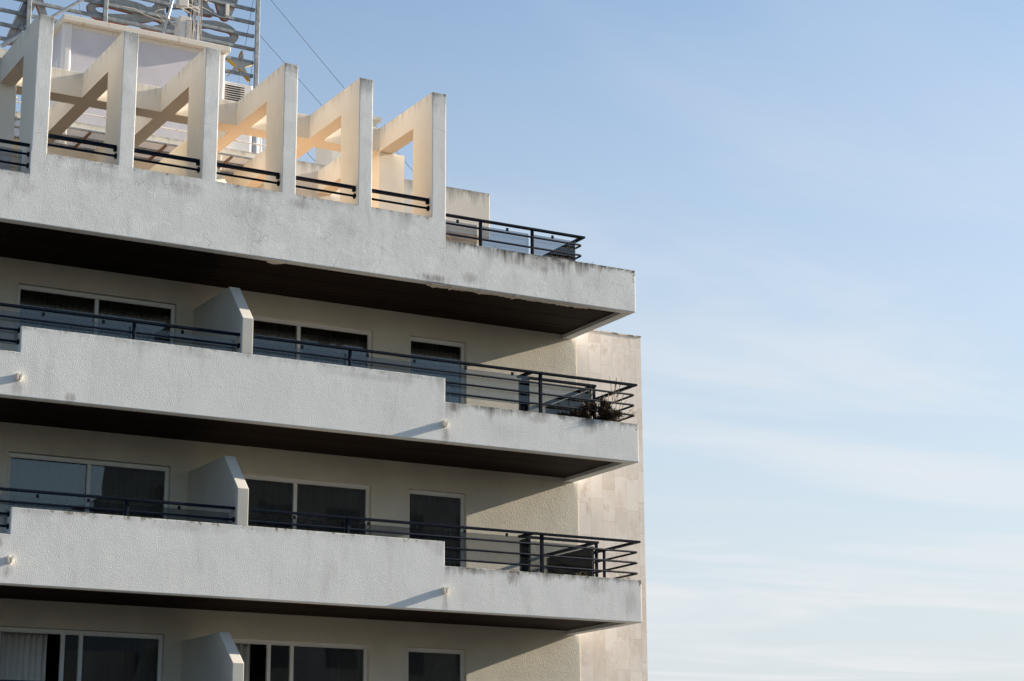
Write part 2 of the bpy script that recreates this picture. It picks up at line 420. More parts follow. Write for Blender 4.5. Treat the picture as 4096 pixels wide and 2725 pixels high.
# peeling lip under the fascia
bm = bm_new()
xx = -9.3
pts = []
random.seed(3)
for k in range(60):
    xx = -4.4 + k * .058
    pts.append((xx, .2 + random.uniform(0, .06) * (1 if random.random() < .7 else .2)))
poly = pts + [(pts[-1][0], .15), (pts[0][0], .15)]
prism(bm, poly, 'z', 5.906, 5.9135)
part('peeling_render_lip', bm, M['cream'], B)
for cx, w in ((-4.25, .14), (-3.92, .06), (-3.3, .09), (-2.6, .05), (-7.4, .22)):
    q = [(cx - w, .01), (cx - w * .3, .012), (cx + w, .01), (cx + w * .7, .16), (cx + w * .1, .26), (cx - w * .6, .2)]
    bm = bm_new(); prism(bm, q, 'z', 5.888 + random.uniform(-.006, .01), 5.905)
    part('render_flake', bm, M['cream'], B)

# fins
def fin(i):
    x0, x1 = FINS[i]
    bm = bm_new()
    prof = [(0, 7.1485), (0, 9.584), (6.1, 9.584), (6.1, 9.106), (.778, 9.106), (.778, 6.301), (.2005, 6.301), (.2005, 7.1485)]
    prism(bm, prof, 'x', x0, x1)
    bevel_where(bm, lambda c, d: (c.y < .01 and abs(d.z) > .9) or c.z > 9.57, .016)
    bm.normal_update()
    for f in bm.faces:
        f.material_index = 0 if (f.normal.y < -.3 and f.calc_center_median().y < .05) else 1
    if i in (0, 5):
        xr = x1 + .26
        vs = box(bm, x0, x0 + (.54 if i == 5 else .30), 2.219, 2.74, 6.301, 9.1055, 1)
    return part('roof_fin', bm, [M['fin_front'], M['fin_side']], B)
for i in range(6): fin(i)
bm = bm_new()
prism(bm, [(.2005, 6.301), (.2005, 6.54), (2.9, 9.0), (6.1, 9.0), (6.1, 6.301)], 'x', DL, DR)
bevel_where(bm, lambda c, d: c.z > 6.5 and abs(d.x) < .3, .012)
part('terrace_divider', bm, M['cream'], B)
# cross beam between the fins
for a, b in zip(FINS[:-1], FINS[1:]):
    bm = bm_new(); box(bm, a[1] + .0005, b[0] - .0005, 2.218, 2.62, 9.106, 9.583)
    bevel_where(bm, lambda c, d: c.z > 9.57, .012)
    part('cross_beam', bm, M['fin_side'], B)
bm = bm_new(); box(bm, XL, FINS[0][0] - .0005, 2.218, 2.62, 9.106, 9.583)
part('cross_beam', bm, M['fin_side'], B)
# rear wall and slabs of the set-back top storey
bm = bm_new(); box(bm, XL, -.95, 6.101, 12, 6.301, 9.0); box(bm, XL, -5.6, 6.101, 12, 9.0005, 9.60)
part('set_back_wall', bm, M['cream'], B)
bm = bm_new(); box(bm, -5.6, -.34, 5.12, 12, 8.735, 9.735)
bevel_where(bm, lambda c, d: c.x > -.35 or c.z < 8.74, .02)
part('roof_block', bm, M['roof_block'], B, 'stained pale roof block overhanging the terrace')
bm = bm_new(); box(bm, XL, -5.601, 5.12, 5.24, 9.615, 9.735)
part('upstand', bm, M['upstand'], B)
bm = bm_new(); box(bm, -11.3, -10.88, 5.3, 6.3, 10.80, 11.03); box(bm, -11.25, -10.93, 5.35, 6.25, 9.6, 10.80)
part('roof_pier', bm, M['upstand'], B)

# balconies
def balcony(zb, low, high, divtop, mat):
    bm = bm_new()
    prism(bm, [(XL, zb), (0, zb), (0, low), (F6R, low), (F6R, high), (SL, high), (SL, low), (XL, low)], 'y', 0, .2)
    box(bm, -.2, 0, .2002, YW - .0005, zb, low)
    bevel_where(bm, lambda c, d: (c.y < .05 and (c.z > zb + .3 or c.x > -.01 or c.z < zb + .01)), .013)
    p = part('balcony', bm, mat, B)
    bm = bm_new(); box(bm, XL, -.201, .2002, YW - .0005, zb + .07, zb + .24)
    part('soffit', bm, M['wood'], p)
    bm = bm_new(); box(bm, XL, -2.28, .2003, YW - .001, zb + .2405, zb + .26); part('balcony_floor', bm, M['slab'], p)
    bm = bm_new(); box(bm, -2.27, -.202, .2003, YW - .001, zb + .2405, low - .12); part('planter_soil', bm, M['soil'], p)
    bm = bm_new()
    prism(bm, [(.0, high), (0, divtop), (.66, zb + 2.5), (YW - .001, zb + 2.5), (YW - .001, zb + .261), (.2005, zb + .261), (.2005, high)], 'x', DL, DR)
    bevel_where(bm, lambda c, d: c.z > divtop - .8 and abs(d.x) < .3, .012)
    part('balcony_divider', bm, M['divider'], p)
    return p
def bmat(name, zb, low, high, **k): return stucco(name, WHITE, [(-99, low), (SL, high), (F6R, low)], **k)
M['divider'] = smooth_plaster('divider_render', (.55, .54, .50), None, .12)
bal = {}
bal[3] = balcony(3.0, 3.730, 4.167, 4.788, bmat('balcony_render_upper', 3, 3.730, 4.167, stain=.95, lichen=[(-.02, 3.74)], right_boost=1.5, blots=[(-11.85, 3.15, .10, .16, .45), (-10.97, 3.07, .09, .09, .6), (-4.10, 3.13, .07, .2, .6), (-3.93, 3.66, .12, .1, .8), (-1.1, 3.60, .2, .16, .5), (-2.2, 3.62, .25, .1, .5), (-8.9, 4.05, .5, .08, .25), (-5.6, 4.02, .9, .07, .25), (-2.9, 3.3, .3, .2, .12)], moss=.6, stain_len=.28))
bal[0] = balcony(0.0, .7845, 1.215, 1.836, bmat('balcony_render_middle', 0, .7845, 1.215, stain=.95, lichen=[(-.02, .79)], right_boost=1.5, blots=[(-12.05, .62, .12, .1, .7), (-11.85, .2, .08, .1, .5), (-4.10, .16, .07, .2, .6), (-2.72, .66, .14, .14, .75), (-4.25, 1.05, .1, .12, .3), (-1.0, .6, .3, .15, .3), (-.25, .35, .2, .25, .25), (-9.0, 1.1, .9, .08, .18), (-3.5, .72, .2, .06, .6)], moss=.9, stain_len=.24))
bal[-3] = balcony(-3.0, -2.22, -1.78, -1.068, bmat('balcony_render_lower', -3, -2.22, -1.78, stain=.7, moss=.5, stain_len=.25))

# brackets on the balcony fronts
def bracket(x, z):
    bm = bm_new()
    for s in (-1, 1):
        q = [(x + s * .052, z + .055), (x + s * .026, z + .06), (x + s * .006, z - .045), (x + s * .026, z - .05)]
        prism(bm, q, 'y', -.085, -.012)
    prism(bm, [(x - .055, z + .045), (x + .055, z + .05), (x + .02, z - .06), (x - .02, z - .06)], 'y', -.014, .002)
    part('awning_bracket', bm, M['cream'], B)
for x, z in ((-11.84, 3.31), (-4.135, 3.315), (-4.12, .345), (-11.82, .375)): bracket(x, z)

# railings
def hrail(bm, x0, x1, y, z, w=.085, h=.04): box(bm, x0, x1, y - w / 2, y + w / 2, z - h, z)
def flange(bm, x, y, z, r=.045): disc(bm, (x, y, z), 'x', r, .022)
def railing(zt, x0, x1, y, spec, posts, glass_x, zfloor, ret=None, inner=False, clips=()):
    """zt: top of the handrail; spec: [(z, x0, x1, flange0, flange1)] round rails."""
    bm = bm_new(); hrail(bm, x0, x1, y, zt)
    if ret: box(bm, x1 - .085, x1, y + .043, ret, zt - .04, zt)
    bevel_where(bm, lambda c, d: True, .006, 1)
    p = part('railing', bm, M['navy'], B)
    for z, a, b, fa, fb in spec:
        bm = bm_new()
        if ret and b > x1 - .3:
            pts = [(a, y, z), (b - .05, y, z), (b - .015, y + .015, z), (b, y + .05, z), (b, ret, z)]
        else: pts = [(a, y, z), (b, y, z)]
        tube(bm, pts, .0195, 10)
        if fa: flange(bm, a + .011, y, z)
        if fb: flange(bm, b - .011, y, z)
        part('rail', bm, M['navy'], p)
    for x in posts:
        bm = bm_new(); box(bm, x - .022, x + .022, y - .02, y + .045, zfloor, zt - .041)
        bevel_where(bm, lambda c, d: abs(d.z) > .9, .005, 1)
        part('post', bm, M['navy'], p)
    for a, b in glass_x:
        bm = bm_new(); box(bm, a, b, y + .10, y + .108, zfloor - .25, zt - .085)
        part('glass_panel', bm, M['guard'], p)
        n = max(1, int((b - a) / .9))
        for k in range(n):
            cx = a + (b - a) * (k + .5) / n + random.uniform(-.1, .1)
            bm = bm_new(); box(bm, cx - .022, cx + .022, y + .092, y + .116, zt - .10, zt - .041)
            part('glass_clip', bm, M['navy'], p)
    return p
def floor_railing(zb, low, high):
    zt = zb + 1.528; z2, z3, z4 = zb + 1.316, zb + 1.117, zb + .921
    y = .11
    p = railing(zt, DR, .048, y,
        [(z2, DR, 0.0, True, False), (z3, F6R, 0.0, True, False), (z4, F6R, 0.0, True, False)],
        [-5.944], [(DR + .06, -5.97), (-5.92, -2.24)], high - .02, ret=YW - .01)
    for x in (-2.062,):
        bm = bm_new(); box(bm, x - .022, x + .022, y - .02, y + .045, low - .02, zt - .041); part('post', bm, M['navy'], p)
    bm = bm_new(); box(bm, -.042, .002, 1.23, 1.27, low - .02, zt - .041); part('post', bm, M['navy'], p)
    # guard glass stepping back behind the planter
    bm = bm_new()
    hrail(bm, -2.30, -.60, .545, zt); box(bm, -2.30, -2.215, .155, .50, zt - .04, zt); box(bm, -.685, -.60, .59, YW - .01, zt - .04, zt)
    g = part('planter_guard', bm, M['navy'], B)
    bm = bm_new(); box(bm, -.655, -.61, .525, .57, low - .1, zt - .041); part('post', bm, M['navy'], g)
    bm = bm_new(); box(bm, -2.262, -.70, .58, .588, low - .1, zt - .085); part('glass_panel', bm, M['guard'], g)
    bm = bm_new(); box(bm, -2.268, -2.26, .20, .578, low - .1, zt - .085); part('glass_panel', bm, M['guard'], g)
    bm = bm_new(); box(bm, -.66, -.652, .60, YW - .05, low - .1, zt - .085); part('glass_panel', bm, M['guard'], g)
    # left of the divider
    railing(zt, XL, DL, y,
        [(z2, XL, DL, False, True), (z3, XL, SL, False, True), (z4, XL, SL, False, True)],
        [-9.905], [(-12.9, -9.93), (-9.88, DL - .06)], high - .02)
floor_railing(3.0, 3.730, 4.167); floor_railing(0.0, .7845, 1.215); floor_railing(-3.0, -2.22, -1.78)
# roof terrace railings
for k in range(5):
    a, b = FINS[k][1], FINS[k + 1][0]
    bm = bm_new(); hrail(bm, a, b - .012, .13, 7.527, .09, .045); box(bm, b - .05, b - .001, .10, .16, 7.43, 7.4815)
    p = part('railing', bm, M['navy'], B)
    bm = bm_new(); tube(bm, [(a, .13, 7.347), (b, .13, 7.347)], .021, 12); flange(bm, b - .012, .13, 7.347, .05)
    part('rail', bm, M['navy'], p)
railing(7.30, XL, FINS[0][0] - .001, .13, [(7.124, XL, FINS[0][0], False, True), (6.925, XL, FINS[0][0], False, True)], [-13.4], [(-13.3, -11.92)], 6.74)
p = railing(7.30, F6R, -1.055, .13, [(7.124, F6R, -1.118, True, False), (6.92, F6R, -1.118, True, False)], [-3.312, -2.203],
        [(F6R + .03, -3.34), (-3.28, -2.23), (-2.18, -1.20)], 6.72, ret=5.0)
bm = bm_new(); box(bm, -1.20, -1.192, .25, 4.6, 6.4, 7.215); part('glass_panel', bm, M['guard'], p)
for yy in (1.6, 3.2):
    bm = bm_new(); box(bm, -1.14, -1.096, yy, yy + .045, 6.3, 7.259); part('post', bm, M['navy'], p)

# windows
YF = 2.475
def window(x0, x1, zt, mulls, panes, zbot, transom=None, low_mull=None):
    bm = bm_new(); w = .062
    box(bm, x0, x1, YF, YF + .07, zt - w, zt); box(bm, x0, x0 + w, YF, YF + .07, zbot, zt - w); box(bm, x1 - w, x1, YF, YF + .07, zbot, zt - w)
    box(bm, x0 + w, x1 - w, YF, YF + .07, zbot, zbot + .08)
    box(bm, x0 + w, x1 - w, YF - .012, YF + .02, zt - w - .018, zt - w - .004)
    p = part('window', bm, M['frame'], B)
    for a in mulls:
        bm = bm_new(); box(bm, a - .033, a + .033, YF + .006, YF + .062, zbot + .08, zt - w - .0005); part('window_stile', bm, M['frame'], p)
    if transom:
        bm = bm_new(); box(bm, x0 + w, x1 - w, YF + .01, YF + .06, transom - .05, transom)
        if low_mull: box(bm, low_mull - .02, low_mull + .02, YF + .012, YF + .055, zbot + .08, transom - .05)
        part('transom', bm, M['frame'], p)
    for a, b, dy in panes:
        bm = bm_new(); box(bm, a, b, YF + .03 + dy, YF + .036 + dy, zbot + .08, zt - w - .001); part('pane', bm, M['pane'], p)
    return p
for k, zf in ((6, 3), (3, 0), (0, -3)):
    zt = WT[k] - .004; zb = WT[k] - 2.346
    for wi, (a, b) in enumerate(HX):
        a2, b2 = a + .004, b - .004
        if wi == 4: window(a2, b2, zt, [], [(a2 + .05, b2 - .05, 0)], zb)
        elif wi == 2:
            mid = -9.805
            if k == 0: window(a2, b2, zt, [mid, -10.12], [(mid + .03, b2 - .05, 0), (-10.10, -8.75, .026)], zb)
            else: window(a2, b2, zt, [mid], [(a2 + .05, mid, 0.015), (mid, b2 - .05, 0)], zb)
        elif wi == 3:
            mid = -5.90
            if k == 0: window(a2, b2, zt, [mid, -6.345], [(mid + .03, b2 - .05, 0), (-6.32, -4.98, .026)], zb)
            else: window(a2, b2, zt, [mid], [(a2 + .05, mid, 0.015), (mid, b2 - .05, 0)], zb)
        else:
            mid = (a + b) / 2
            window(a2, b2, zt, [mid], [(a2 + .05, mid, 0.015), (mid, b2 - .05, 0)], zb)

# curtains
def curtain(x0, x1, zt, zb, mat, label, seed, y=2.74, amp=.035, pitch=.11):
    rnd = random.Random(seed); bm = bm_new(); n = max(8, int((x1 - x0) / .018))
    ph = 0; prev = None
    for i in range(n + 1):
        t = i / n; x = x0 + (x1 - x0) * t
        ph += .018 / pitch * 2 * PI * rnd.uniform(.6, 1.4)
        yy = y + amp * math.sin(ph) + .012 * math.sin(ph * .37)
        cur = [bm.verts.new((x, y + (yy - y) * (.7 + .3 * q), zt + (zb - zt) * q)) for q in (0, .5, 1)]
        if prev:
            for j in range(2):
                f = bm.faces.new((prev[j], cur[j], cur[j + 1], prev[j + 1])); f.smooth = True
        prev = cur
    o = obj('curtain', bm, mat, recalc=True)
    sol = o.modifiers.new('thickness', 'SOLIDIFY'); sol.thickness = .003
    return tag(o, label, 'curtain', 'curtains behind the balcony windows')
BR, WH = M['curtain_brown'], M['curtain_white']
curtain(-11.3, -8.3, 5.6, 3.27, BR, 'taupe pleated curtain behind the wide window left of the upper divider', 1)
curtain(-7.4, -4.4, 5.6, 3.27, BR, 'taupe pleated curtain behind the wide window right of the upper divider', 2)
curtain(-3.7, -2.3, 5.6, 3.27, BR, 'taupe pleated curtain behind the narrow upper window', 3)
curtain(-11.3, -9.9, 2.6, .27, M['curtain_grey'], 'pale curtain behind the middle window pane reflecting blue sky', 4)
curtain(-9.5, -8.3, 2.6, .27, BR, 'dim curtain behind the middle window pane reflecting dark rooftops', 5)
curtain(-7.4, -4.4, 2.6, .27, BR, 'taupe curtain behind the wide window right of the middle divider', 6)
curtain(-3.7, -2.3, 2.6, .27, BR, 'taupe curtain behind the narrow middle window', 7)
curtain(-11.3, -10.34, -.36, -2.73, WH, 'pale grey curtain hanging in the open sash at the lower left', 8, 2.68)
curtain(-9.3, -8.3, -.36, -2.73, BR, 'dim curtain behind the closed lower pane left of the lowest divider', 9)
curtain(-7.4, -6.62, -.36, -2.73, WH, 'white curtain drawn aside in the open sash beside the lowest divider', 10, 2.68)
curtain(-5.0, -4.4, -.36, -2.73, BR, 'dim curtain at the right jamb of the lowest wide window', 11)
curtain(-3.7, -2.3, -.36, -2.73, BR, 'taupe curtain behind the narrow lowest window', 12)

# ------------------------------------------------------------------ mesh walkway along the set-back storey
W = thing('mesh_walkway', 'rusty expanded-metal walkway with white tube handrail above the roof fins', 'walkway', (-9, 5.6, 9.55))
bm = bm_new()
X0, X1, Y0, Y1 = -16.0, -5.83, 5.14, 6.095
def strip(p, q, w=.011, z=9.588):
    d = (Vector(q) - Vector(p)).normalized(); nrm = Vector((-d.y, d.x)) * w
    vs = [bm.verts.new((*(Vector(a) + s * nrm), z)) for a, s in ((p, -1), (q, -1), (q, 1), (p, 1))]
    bm.faces.new(vs)
L = Y1 - Y0; k = X0 - L
while k < X1:
    for sgn in (1, -1):
        a = (k, Y0) if sgn > 0 else (k, Y1); b = (k + L, Y1) if sgn > 0 else (k + L, Y0)
        ax, bx = max(a[0], X0), min(b[0], X1)
        if bx - ax > .02:
            ay = a[1] + sgn * (ax - a[0]); by = a[1] + sgn * (bx - a[0])
            strip((ax, ay), (bx, by), .009, 9.588 + .001 * sgn)
    k += .062
part('mesh_deck', bm, M['mesh'], W)
bm = bm_new(); box(bm, X0, X1, 5.11, 5.135, 9.585, 9.614); box(bm, X0, X1, 5.5, 5.54, 9.587 - .03, 9.586); box(bm, X0, X1, 6.06, 6.099, 9.55, 9.586)
part('edge_angle', bm, M['galv'], W)
for i, xj in enumerate([-15.3, -14.4, -13.5, -12.75, -11.35, -10.75, -9.85, -9.25, -8.35, -7.7, -6.85, -6.3]):
    bm = bm_new(); box(bm, xj - .022, xj + .022, 5.136, 6.059, 9.545, 9.586); part('joist', bm, M['rust'], W)
bm = bm_new(); tube(bm, [(X0, 5.18, 9.95), (-5.2, 5.18, 9.95)], .017, 8); tube(bm, [(X0, 5.18, 10.35), (-5.2, 5.18, 10.35)], .017, 8)
for xp in [-15.5, -13.5, -11.6, -9.9, -8.45, -7.05, -5.25]: tube(bm, [(xp, 5.18, 9.736), (xp, 5.18, 10.35)], .017, 8)
tube(bm, [(-11.25, 3.2, 8.9), (-11.05, 5.18, 9.95)], .017, 8); tube(bm, [(-11.25, 3.2, 9.25), (-11.05, 5.18, 10.3)], .017, 8)
part('handrail', bm, M['white_tube'], W)

# ------------------------------------------------------------------ rooftop cabin
Cn = thing('rooftop_cabin', 'pale clad rooftop cabin with rust-stained cornice behind the roof fins', 'cabin', (-7.85, 7.2, 9.6))
bm = bm_new(); box(bm, -9.55, -6.17, 6.115, 8.2, 9.6, 12.205); part('cladding', bm, M['lavender'], Cn)
for cx in (-9.505, -6.215):
    bm = bm_new(); box(bm, cx - .085, cx + .085, 6.098, 6.25, 9.6, 12.17); bevel_where(bm, lambda c, d: abs(d.z) > .9 and c.y < 6.11, .05, 5)
    part('corner_post', bm, M['white_metal'], Cn)
bm = bm_new(); box(bm, -9.42, -6.30, 6.108, 6.114, 12.09, 12.17); part('trim_strip', bm, M['trim'], Cn)
bm = bm_new(); box(bm, -9.65, -6.06, 5.98, 8.32, 12.185, 12.31); bevel_where(bm, lambda c, d: True, .015)
part('cornice', bm, M['trim'], Cn)
bm = bm_new(); box(bm, -9.562, -9.551, 6.5, 7.3, 9.8, 11.55); part('side_panel', bm, M['white_metal'], Cn)

# louvred plant cabinet
P = thing('louvred_cabinet', 'white plant cabinet with louvred fan opening right of the rooftop cabin', 'cabinet', (-5.73, 6.7, 9.735))
bm = bm_new(); box(bm, -6.055, -5.40, 6.32, 7.1, 9.735, 11.67); bevel_where(bm, lambda c, d: abs(d.z) > .9, .05, 3); part('casing', bm, M['white_metal'], P)
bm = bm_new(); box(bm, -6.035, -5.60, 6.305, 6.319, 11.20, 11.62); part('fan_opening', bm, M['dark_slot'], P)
for k in range(9):
    z = 11.60 - k * .05
    bm = bm_new(); prism(bm, [(6.27, z - .024), (6.303, z + .004), (6.303, z + .012), (6.268, z - .014)], 'x', -6.04, -5.595); part('louvre_slat', bm, M['ac'], P)
bm = bm_new(); tube(bm, [(-5.60, 6.7, 11.67), (-5.60, 6.7, 11.71), (-5.60, 6.7, 11.74)], .12, 16, .05); part('dome_vent', bm, M['pipe_grey'], P)
for k, (xx, r) in enumerate(((-5.12, .05), (-4.98, .045))):
    bm = bm_new(); tube(bm, [(xx, 6.55, 9.735), (xx, 6.55, 11.0), (xx, 6.75, 11.15)], r, 12)
    tag(obj('flue_pipe', bm, M['white_metal']), ['left white flue pipe', 'right white flue pipe'][k] + ' standing between sign post and roof fin', 'flue pipe', 'white flue pipes')

# chimney with flared cap
H = thing('chimney', 'white chimney with a flared slab cap behind the second last fin', 'chimney', (-2.73, 7.4, 9.735))
bm = bm_new(); box(bm, -3.24, -2.217, 7, 7.9, 9.7355, 11.545); part('stack', bm, M['chimney'], H)
bm = bm_new()
for (a, za), (b, zb2) in (((0, 11.545), (.115, 11.67)), ((.135, 11.671), (.135, 11.745))):
    v0 = [bm.verts.new((x, y, za)) for x, y in ((-3.23 - a, 7.01 - a), (-2.23 + a, 7.01 - a), (-2.23 + a, 7.89 + a), (-3.23 - a, 7.89 + a))]
    v1 = [bm.verts.new((x, y, zb2)) for x, y in ((-3.23 - b, 7.01 - b), (-2.23 + b, 7.01 - b), (-2.23 + b, 7.89 + b), (-3.23 - b, 7.89 + b))]
    bm.faces.new(v0); bm.faces.new(v1)
    for k in range(4): bm.faces.new((v0[k], v0[(k + 1) % 4], v1[(k + 1) % 4], v1[k]))
part('cap', bm, M['chimney'], H)
bm = bm_new(); tube(bm, [(-2.32, 7.3, 11.745), (-2.32, 7.3, 11.87)], .012, 6); bmesh.ops.create_uvsphere(bm, u_segments=12, v_segments=8, radius=.045, matrix=Matrix.Translation((-2.32, 7.3, 11.9)))
part('finial', bm, M['pipe_grey'], H)

# ------------------------------------------------------------------ rooftop sign, seen from behind
S = thing('rooftop_sign', 'steel rooftop sign frame with grey letter backs and a yellow-edged star', 'sign', (-9.8, 8.5, 9.6))
S.rotation_euler = (0, 0, math.atan(.033)); S['_rot'] = 1
def spart(name, bm, mats, label=None):
    o = obj(name, bm, mats); o.parent = S; o.location = (0, 0, -9.6)
    if label: o['label'] = label
    return o
for u in (-3.3, .115, 1.8, 3.6, 5.39):
    if u == 3.6: continue
    bm = bm_new(); box(bm, u - .05, u + .05, -.09, -.04, 9.6, 16.2); box(bm, u + .03, u + .05, -.04, .03, 9.6, 16.2); bevel_where(bm, lambda c, d: abs(d.z) > .9, .008, 1)
    o = spart('frame_post', bm, M['galv'])
for k in range(12):
    z = 12.575 + .32 * k
    bm = bm_new(); box(bm, -4.2, 5.335, -.035, .035, z - .037, z + .037); bevel_where(bm, lambda c, d: abs(d.x) > .9, .006, 1)
    spart('cross_rail', bm, M['galv'])
R = [(1.422, 13.72), (1.437, 13.791), (1.496, 13.845), (1.638, 13.919), (1.873, 13.999), (2.084, 14.066), (2.326, 14.088), (2.58, 14.085), (2.861, 14.012), (2.984, 14.151), (3.05, 14.271), (3.318, 14.332), (3.311, 14.211), (3.15, 13.971), (3.384, 13.901), (3.343, 13.692), (3.183, 13.695), (2.999, 13.766), (2.826, 13.678), (2.601, 13.604), (2.465, 13.549), (2.33, 13.503), (2.175, 13.491), (2.003, 13.494), (1.79, 13.497), (1.658, 13.487), (1.551, 13.525), (1.474, 13.59)]
RH = [(1.607, 13.721), (1.657, 13.794), (1.776, 13.813), (1.922, 13.821), (2.514, 13.799), (2.399, 13.763), (2.106, 13.709), (1.915, 13.672), (1.757, 13.653), (1.649, 13.675)]
O = [(2.625, 13.488), (2.927, 13.603), (3.19, 13.714), (3.456, 13.822), (3.866, 13.94), (4.054, 13.99), (4.3, 14.044), (4.514, 14.057), (4.748, 14.033), (4.907, 13.943), (4.988, 13.822), (4.977, 13.726), (4.886, 13.608), (4.623, 13.591), (4.077, 13.564), (3.882, 13.55), (3.468, 13.525), (3.192, 13.529), (2.92, 13.508), (2.703, 13.483)]
OH = [(4.056, 13.789), (4.18, 13.838), (4.306, 13.86), (4.521, 13.845), (4.754, 13.848), (4.803, 13.81), (4.819, 13.757), (4.605, 13.708), (4.311, 13.707), (4.065, 13.763)]
V = [(4.366, 14.578), (4.409, 14.483), (4.46, 14.316), (4.542, 14.143), (4.623, 14.104), (4.714, 14.121), (4.76, 14.174), (4.869, 14.436), (4.961, 14.713), (5.05, 15.0), (4.86, 15.0), (4.70, 14.62), (4.52, 15.0), (4.2, 15.0)]
J = [(3.961, 14.486), (3.98, 14.9), (4.1, 14.9), (4.17, 14.52), (4.232, 14.378), (4.276, 14.332), (4.347, 14.319), (4.386, 14.257), (4.366, 14.169), (4.325, 14.131), (4.226, 14.124), (3.974, 14.11), (3.7, 14.12), (3.66, 14.3)]
AL = [(.18, 13.95), (0.028, 13.512), (-0.284, 12.664), (-0.351, 12.475), (-0.077, 12.534), (-0.024, 12.72), (0.209, 13.293), (0.294, 13.507), (0.307, 13.51), (0.382, 13.35), (0.561, 12.99), (0.739, 12.95), (0.546, 13.368), (0.445, 13.662), (0.34, 13.95)]
STAR = [(5.049, 13.439), (5.135, 13.276), (5.338, 13.19), (5.15, 13.072), (5.256, 12.787), (4.992, 12.986), (4.743, 12.797), (4.877, 13.061), (4.707, 13.197), (4.968, 13.287)]
STAR = [(5.03 + (u - 5.03) * k, 13.09 + (z - 13.09) * k) for (u, z), k in zip(STAR, (1.06, .72) * 5)]
def area(p): return sum(p[i][0] * p[(i + 1) % len(p)][1] - p[(i + 1) % len(p)][0] * p[i][1] for i in range(len(p))) / 2
def smooth_outline(p, it=1):
    for _ in range(it):
        q = []
        for i in range(len(p)):
            a, b = p[i], p[(i + 1) % len(p)]
            q += [(a[0] * .75 + b[0] * .25, a[1] * .75 + b[1] * .25), (a[0] * .25 + b[0] * .75, a[1] * .25 + b[1] * .75)]
        p = q
    return p
def letter(out, hole, mats, name='letter', y0=.045, y1=.125, soft=1, label=None):
    """extruded letter, its grey back towards the camera and coloured returns"""
    if soft: out = smooth_outline(out, soft)
    cu = bpy.data.curves.new(name, 'CURVE'); cu.dimensions = '2D'; cu.fill_mode = 'BOTH'; cu.extrude = (y1 - y0) / 2
    for ring in ([out] + ([smooth_outline(hole, soft) if soft else hole] if hole else [])):
        sp = cu.splines.new('POLY'); sp.points.add(len(ring) - 1)
        for pt, q in zip(sp.points, ring): pt.co = (q[0], q[1], 0, 1)
        sp.use_cyclic_u = True
    tmp = bpy.data.objects.new('tmp', cu); C.objects.link(tmp)
    dg = bpy.context.evaluated_depsgraph_get(); me = bpy.data.meshes.new_from_object(tmp.evaluated_get(dg))
    bpy.data.objects.remove(tmp)
    bm = bm_new(); bm.from_mesh(me)
    bm.transform(Matrix(((1, 0, 0, 0), (0, 0, -1, (y0 + y1) / 2), (0, 1, 0, 0), (0, 0, 0, 1))))
    bmesh.ops.remove_doubles(bm, verts=bm.verts[:], dist=1e-5)
    bm.normal_update()
    for f in bm.faces: f.material_index = 0 if abs(f.normal.y) > .9 else 1
    spart(name, bm, mats, label)
LB = [M['letter_back'], M['red']]
letter(R, RH, LB); letter(O, OH, LB); letter(V, None, LB, soft=1); letter(J, None, LB); letter(AL, None, LB, soft=0)
letter(STAR, None, [M['letter_back'], M['yellow']], 'star', -.03, .10, 0, 'grey backed star with yellow edges')
bm = bm_new(); tube(bm, [(-.83, -1.5, 11.80), (.8, -1.5, 13.17)], .034, 10); tube(bm, [(-.85, -1.5, 11.78), (-.70, -1.5, 11.905)], .046, 10); spart('brace_tube', bm, M['pipe_grey'])
for (ua, za, ub, zb2) in ((4.92, 12.3, 5.30, 14.9), (5.20, 12.3, 5.34, 13.6), (-.33, 12.6, .0, 13.6), (-.25, 12.3, .1, 13.5)):
    bm = bm_new(); tube(bm, [(ua, -.06, za), (ub, -.06, zb2)], .005, 5); spart('tie_wire', bm, M['wire'])
bm = bm_new(); box(bm, 4.60, 4.68, -.10, -.04, 14.18, 14.46); spart('transformer_box', bm, M['ac'])
bm = bm_new(); tube(bm, [(3.5, -.06, 14.5), (3.75, -.06, 14.36), (4.1, -.06, 14.24), (4.45, -.06, 14.13), (4.58, -.08, 14.12), (4.64, -.09, 14.18)], .008, 6)
tube(bm, [(2.2, -.06, 13.86), (2.45, -.06, 13.87), (2.7, -.06, 13.78), (2.95, -.06, 13.74), (3.2, -.06, 13.72)], .007, 6)
tube(bm, [(3.25, -.06, 14.05), (3.05, -.06, 13.98), (2.93, -.06, 13.9), (3.02, -.06, 13.82), (3.2, -.06, 13.73)], .007, 6)
spart('loose_cable', bm, M['cable'])

# guy wires
def wire(label, a, b, r=.0055):
    bm = bm_new(); tube(bm, [a, b], r, 6); tag(obj('guy_wire', bm, M['wire']), label, 'wire', 'steel guy wires holding the sign')
wire('short guy wire running from the right sign post towards the fourth fin', (-4.42, 8.68, 14.01), (.35, 8.68, 9.735))
wire('long guy wire crossing open sky between sign and second last fin', (-5.6, 8.68, 16.3), (1.7, 8.68, 9.3))
wire('guy wire seen in the opening below the second last fin', (-4.6, 8.6, 12.6), (-1.4, 8.6, 9.735))
wire('thin wire rising from the left end of the cabin cornice', (-9.25, 6.1, 12.31), (-9.43, 6.1, 13.3), .006)
wire('thin wire rising from the middle of the cabin cornice', (-7.42, 6.1, 12.31), (-7.80, 6.1, 13.3), .006)

